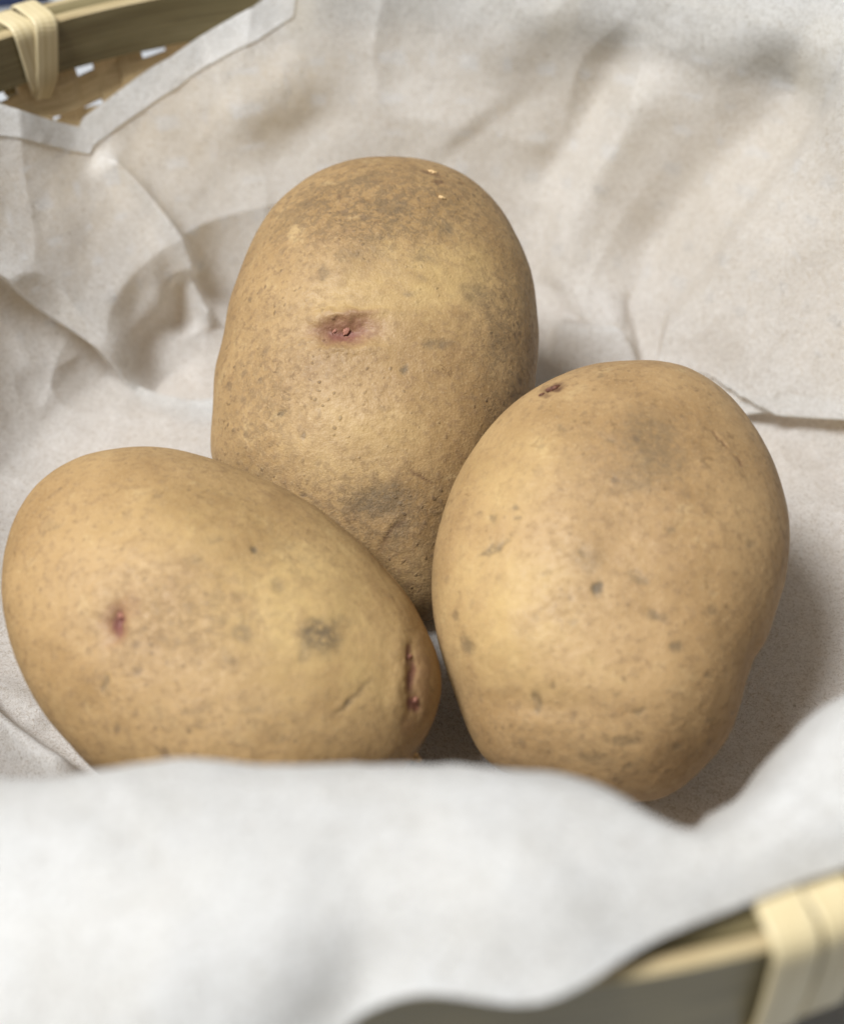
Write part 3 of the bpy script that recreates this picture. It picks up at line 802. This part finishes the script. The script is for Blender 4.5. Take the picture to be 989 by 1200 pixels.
# where the sheet ends, in profile levels
TRIM = [(-180, 9), (98, 9), (101, 8), (103.5, 6.66), (108, 6.45), (118, 6.12), (129.4, 6.0), (130.2, 5.94), (132, 6.05), (138.5, 6.40),
        (146, 6.65), (155, 7.0), (162, 9), (180, 9)]
STROKES = [
    ('step', [(-129.5, 47.4, 72.3), (-114.3, 65.1, 54.7), (-105.6, 69.4, 39.7), (-91.1, 75.9, 15.1), (-69.2, 62.0, 7.0), (-60.8, 59.0, 7.0), (-50.7, 60.5, 7.0), (-35.4, 70.5, 7.0), (-14.8, 82.6, 7.0)], 14, 3.6, {'flip': -1, 'dir': (0.3, -0.75, -0.25), 'fall': 30, 'taper': 0.12}),
    ('ridge', [(-84.0, 102.4, 57.1), (-77.0, 102.5, 45.2), (-69.7, 101.0, 27.4), (-58.7, 91.2, 7.5)], 7.5, 2.6, {'taper': 0.1, 'pow': 1.3}),
    ('ridge', [(-86.2, 88.8, 30.8), (-77.1, 86.7, 10.0), (-68.1, 70.5, 7.0)], -2.5, 7, {}),
    ('ridge', [(-67.8, 100.9, 23.3), (-64.5, 89.5, 8.1)], -4, 5, {}),
    ('step', [(-91.1, 74.9, 13.8), (-81.1, 88.2, 17.5), (-68.2, 98.0, 16.8)], 4, 6, {'flip': -1, 'dir': (0.3, -0.9, 0.0), 'fall': 14, 'taper': 0.3}),
    ('step', [(117.3, 85.3, 100.7), (107.7, 89.1, 77.0), (85.6, 89.3, 30.5), (76.3, 87.8, 10.6), (69.1, 66.6, 7.0)], 10, 2.6, {'flip': -1, 'dir': (-0.5, -0.85, 0.0), 'fall': 28, 'taper': 0.15}),
    ('step', [(25.7, 30.6, 7.0), (43.5, 37.4, 7.0), (62.2, 47.2, 7.0), (76.6, 54.5, 7.0), (90.9, 58.5, 7.3), (110.8, 46.0, 17.9), (123.4, 19.0, 34.8), (129.6, -10.1, 50.4)], 14, 3.6, {'flip': -1, 'dir': (-0.25, -0.75, -0.3), 'fall': 26, 'taper': 0.12}),
    ('ridge', [(58.3, 99.8, 9.9), (74.5, 102.6, 41.2), (89.3, 101.3, 64.5), (102.8, 101.0, 87.7)], -9, 9, {'taper': 0.2}),
    ('step', [(70.8, 116.5, 68.1), (80.8, 112.6, 73.9), (92.1, 108.1, 82.4), (107.2, 95.1, 85.9)], 5, 8, {'flip': -1, 'dir': (-0.2, -0.95, 0.1), 'fall': 18, 'taper': 0.35}),
    ('step', [(18.7, 131.2, 57.4), (32.7, 132.0, 67.1), (50.6, 131.0, 78.4), (63.6, 127.0, 82.5)], 7, 11, {'flip': -1, 'dir': (-0.1, -0.95, 0.1), 'fall': 20, 'taper': 0.35}),
    ('step', [(-59.5, 114.9, 48.8), (-43.5, 122.8, 51.3), (-31.6, 128.3, 56.3), (-14.7, 135.5, 68.0)], 7, 11, {'flip': -1, 'dir': (0.1, -0.95, 0.1), 'fall': 22, 'taper': 0.35}),
    ('step', [(-0.6, 124.8, 34.3), (18.8, 128.8, 50.9), (37.5, 129.3, 63.3)], 2.0, 3.5, {'flip': -1, 'dir': (0.1, -0.95, 0.1), 'fall': 16, 'taper': 0.4}),
    ('step', [(35.5, 113.4, 15.6), (44.1, 106.6, 9.8), (52.9, 91.9, 7.0), (61.8, 99.6, 12.3), (71.3, 98.9, 24.6)], 6, 5.0, {'flip': -1, 'dir': (-0.1, -0.9, -0.1), 'fall': 18, 'taper': 0.2}),
    ('ridge', [(37.8, 82.6, 7.0), (49.7, 82.6, 7.0), (59.4, 88.9, 7.0)], 7, 7, {'taper': 0.2}),
    ('step', [(63.2, 101.6, 17.3), (61.8, 99.2, 11.7), (61.4, 86.8, 7.0), (61.7, 66.6, 7.0)], 9, 4.0, {'dir': (0.35, -0.9, 0.1), 'fall': 14, 'taper': 0.25}),
    ('ridge', [(39.3, 108.7, 9.9), (56.6, 115.8, 47.1), (70.4, 119.9, 74.9)], 5.5, 6, {}),
    ('ridge', [(33.9, 118.6, 29.5), (49.2, 123.5, 58.6), (59.3, 128.3, 80.7)], -5, 6, {}),
    ('ridge', [(88.6, 76.1, 11.6), (100.2, 76.4, 38.5), (111.0, 73.9, 59.7)], 2.5, 8, {}),
    ('ridge', [(-100.5, -46.7, 8.3), (-81.3, -61.5, 7.0), (-61.3, -76.2, 7.0)], 9, 4.2, {'taper': 0.2, 'pow': 2.5}),
    ('ridge', [(-90.7, -43.2, 7.0), (-73.9, -54.8, 7.0)], 2.5, 5, {}),
    ('ridge', [(106.1, 47.2, 10.3), (92.1, -3.7, 7.0), (73.4, -52.6, 7.0)], 2.0, 9, {}),
]



def hermite(xk, Yk, x, period=None):
    """smooth interpolation through (xk, Yk) with Catmull-Rom style tangents"""
    xk = np.asarray(xk, float)
    Yk = np.asarray(Yk, float)
    if period:
        xk = np.concatenate([xk[-2:] - period, xk, xk[:2] + period])
        Yk = np.concatenate([Yk[-2:], Yk, Yk[:2]])
    m = np.gradient(Yk, xk, axis=0)
    i = np.clip(np.searchsorted(xk, x, side='right') - 1, 0, len(xk) - 2)
    h = (xk[i + 1] - xk[i])
    t = ((x - xk[i]) / h)
    sh = (len(x),) + (1,) * (Yk.ndim - 1)
    t = t.reshape(sh)
    h = h.reshape(sh)
    return ((2 * t ** 3 - 3 * t ** 2 + 1) * Yk[i] + (t ** 3 - 2 * t ** 2 + t) * h * m[i]
            + (-2 * t ** 3 + 3 * t ** 2) * Yk[i + 1] + (t ** 3 - t ** 2) * h * m[i + 1])


def azimuths(NU):
    a = np.arange(-180, 180, 0.25)
    w = 1 + 2.2 * ((a > 15) & (a < 160)) + 0.8 * ((a < -40) & (a > -150))
    c = np.concatenate([[0], np.cumsum(w)])
    return np.interp(np.arange(NU) / NU, c / c[-1], np.concatenate([a, [180]]))


def profile_grid(NU, NV, t0=None, t1=None):
    th = azimuths(NU)
    K = np.array([[(0.5, 6)] + list(c[1:]) for c in COLS]) * 0.001
    G = hermite([c[0] for c in COLS], K.reshape(len(COLS), -1), th, 360).reshape(NU, -1, 2)
    tm = np.interp(th, [a for a, b in TRIM], [b for a, b in TRIM])
    lev = np.arange(G.shape[1])
    P = np.zeros((NU, NV, 3))
    for i in range(NU):
        v = np.linspace(0, 1, NV)
        if t0 is None:
            v = v ** 0.72
        a = 0.0 if t0 is None else max(0, tm[i] - t0)
        t = a + (tm[i] - a) * v
        rz = hermite(lev, G[i], t)
        c, s = math.cos(R(th[i])), math.sin(R(th[i]))
        P[i, :, 0] = rz[:, 0] * c
        P[i, :, 1] = rz[:, 0] * s
        P[i, :, 2] = rz[:, 1]
    return P


def grid_normals(P):
    du = np.roll(P, -1, 0) - np.roll(P, 1, 0)
    dv = np.gradient(P, axis=1)
    n = np.cross(dv, du)
    n /= np.maximum(np.linalg.norm(n, axis=2), 1e-12)[:, :, None]
    return -n if n[0, n.shape[1] // 3, 2] < 0 else n


def sheet_uv(P):
    """flattened sheet coordinates in metres: along the azimuth and along the profile"""
    th = np.unwrap(np.arctan2(P[:, -1, 1], P[:, -1, 0]))
    ds = np.linalg.norm(np.diff(P, axis=1), axis=2)
    v = np.concatenate([np.zeros((len(P), 1)), np.cumsum(ds, axis=1)], 1)
    u = np.repeat(th[:, None] * 0.115, P.shape[1], 1)
    return np.stack([u, v], -1)


def smooth_path(pts, n=40):
    pts = np.asarray(pts, float)
    d = np.concatenate([[0], np.cumsum(np.linalg.norm(np.diff(pts, axis=0), axis=1))])
    return hermite(d, pts, np.linspace(0, d[-1], n)) if len(pts) > 2 else np.stack([np.interp(np.linspace(0, 1, 6), [0, 1], pts[:, k]) for k in (0, 1)], 1)


def seg_dist(Q, path):
    """signed distance to a polyline in sheet space (positive on its left) and fraction along it"""
    best = np.full(len(Q), 1e9)
    frac = np.zeros(len(Q))
    sgn = np.ones(len(Q))
    n = len(path) - 1
    for i, (a, b) in enumerate(zip(path[:-1], path[1:])):
        e = b - a
        l2 = e @ e + 1e-14
        w0 = Q - a
        t = np.clip((w0 @ e) / l2, 0, 1)
        w = w0 - t[:, None] * e
        d = np.hypot(w[:, 0], w[:, 1])
        k = d < best
        best[k] = d[k]
        frac[k] = (i + t[k]) / n
        sgn[k] = np.sign(e[0] * w0[k, 1] - e[1] * w0[k, 0])
    return best, frac, sgn


def prepare_strokes(P, UV):
    q = P[::3, ::3].reshape(-1, 3)
    uv = UV[::3, ::3].reshape(-1, 2)
    out = []
    for kind, path, amp, width, extra in STROKES:
        pts = [uv[np.argmin(((q - np.array(p) * .001) ** 2).sum(1))] for p in path]
        out.append((kind, smooth_path(pts), amp, width, extra))
    return out


def fold(P, Nn, UV):
    sh = P.shape
    Q = P.reshape(-1, 3).copy()
    U = UV.reshape(-1, 2)
    N0 = Nn.reshape(-1, 3)
    base = Q.copy()
    r = np.hypot(base[:, 0], base[:, 1])
    for kind, path, amp, width, extra in PREP:
        lo, hi = path.min(0) - 0.09, path.max(0) + 0.09
        idx = np.where(((U > lo) & (U < hi)).all(1))[0]
        d, f, sg = seg_dist(U[idx], path)
        tp = extra.get('taper', 0.25)
        tp = tp or 0.14
        end = smooth(f / tp) * smooth((1 - f) / tp)
        if kind == 'ridge':
            w = np.exp(-(d / (width * .001)) ** extra.get('pow', 2.0)) * end
            Q[idx] += N0[idx] * (w * amp * .001)[:, None]
        else:
            sd = sg * d * extra.get('flip', 1)
            w = smooth(sd / (width * .001) * 0.5 + 0.5) * np.exp(-(np.maximum(sd, 0) / (extra['fall'] * .001)) ** 2) * end
            dirv = np.asarray(extra['dir'], float)
            dirv /= np.linalg.norm(dirv)
            Q[idx] += dirv[None, :] * (w * amp * .001)[:, None]
    # soft natural creasing of a stiff thin sheet
    wall = smooth((r - 0.085) / 0.03)
    lip = smooth((base[:, 2] - 0.008) / 0.02)
    A = base * np.array([1, 1, 0.55])
    n1 = 1 - np.abs(vnoise(A + 0.012 * np.stack([vnoise(A, 22, 3), vnoise(A, 22, 4), vnoise(A, 22, 5)], 1), 26, 11))
    n2 = 1 - np.abs(vnoise(A, 58, 21))
    dsp = (0.0056 * (n1 - 0.5) + 0.0022 * (n2 - 0.5)) * (0.35 + 0.65 * wall) * (1 - 0.85 * smooth((base[:, 2] - 0.08) / 0.01) * (base[:, 1] < -0.03)) + 0.00022 * fbm(base, 160, 2, 8)
    Q += N0 * dsp[:, None]
    return Q.reshape(sh)


NU, NV = 1300, 340
P = profile_grid(NU, NV)
Nn = grid_normals(P)
UV = sheet_uv(P)
PREP = prepare_strokes(P, UV)
S = fold(P, Nn, UV)
# keep the sheet outside the potatoes' volume is checked by eye; it lies on the basket floor
S[:, :, 2] = np.maximum(S[:, :, 2], 0.0042)
liner = link('paper_liner', mesh_np('paper_liner', S.reshape(-1, 3), grid_faces(NU, NV, True, False), [M_LINER]), None,
             'crumpled white nonwoven paper liner draped in the basket and over its rim', 'liner')
# hem: the turned-under edge, a second layer lying just behind the sheet
SN = grid_normals(S)
rows = []
for i in range(NU):
    back = UV[i, -1, 1] - UV[i, :, 1]
    k = np.interp(np.linspace(0.0076 + 0.0005 * math.sin(i * 0.021) + 0.0003 * math.sin(i * 0.067), 0, 24), back[::-1], np.arange(NV)[::-1])
    rows.append(np.stack([np.interp(k, np.arange(NV), (S[i] + SN[i] * 0.0005)[:, c]) for c in range(3)], 1))
HS = np.array(rows)
az = azimuths(NU)
i0, i1 = int(np.searchsorted(az, 60)), int(np.searchsorted(az, 160))
HS = HS[i0:i1]
link('hem', mesh_np('hem', HS.reshape(-1, 3), grid_faces(HS.shape[0], 24), [M_HEM]), liner)

# the near side lies doubled over the rim: an under layer of the same sheet
u0, u1 = int(np.searchsorted(az, -150)), int(np.searchsorted(az, -45))
v0 = int(NV * 0.60)
US = (S - SN * 0.0009)[u0:u1:2, v0::2]
link('folded_under_layer', mesh_np('folded_under_layer', US.reshape(-1, 3), grid_faces(US.shape[0], US.shape[1]), [M_DOUBLE]), liner)
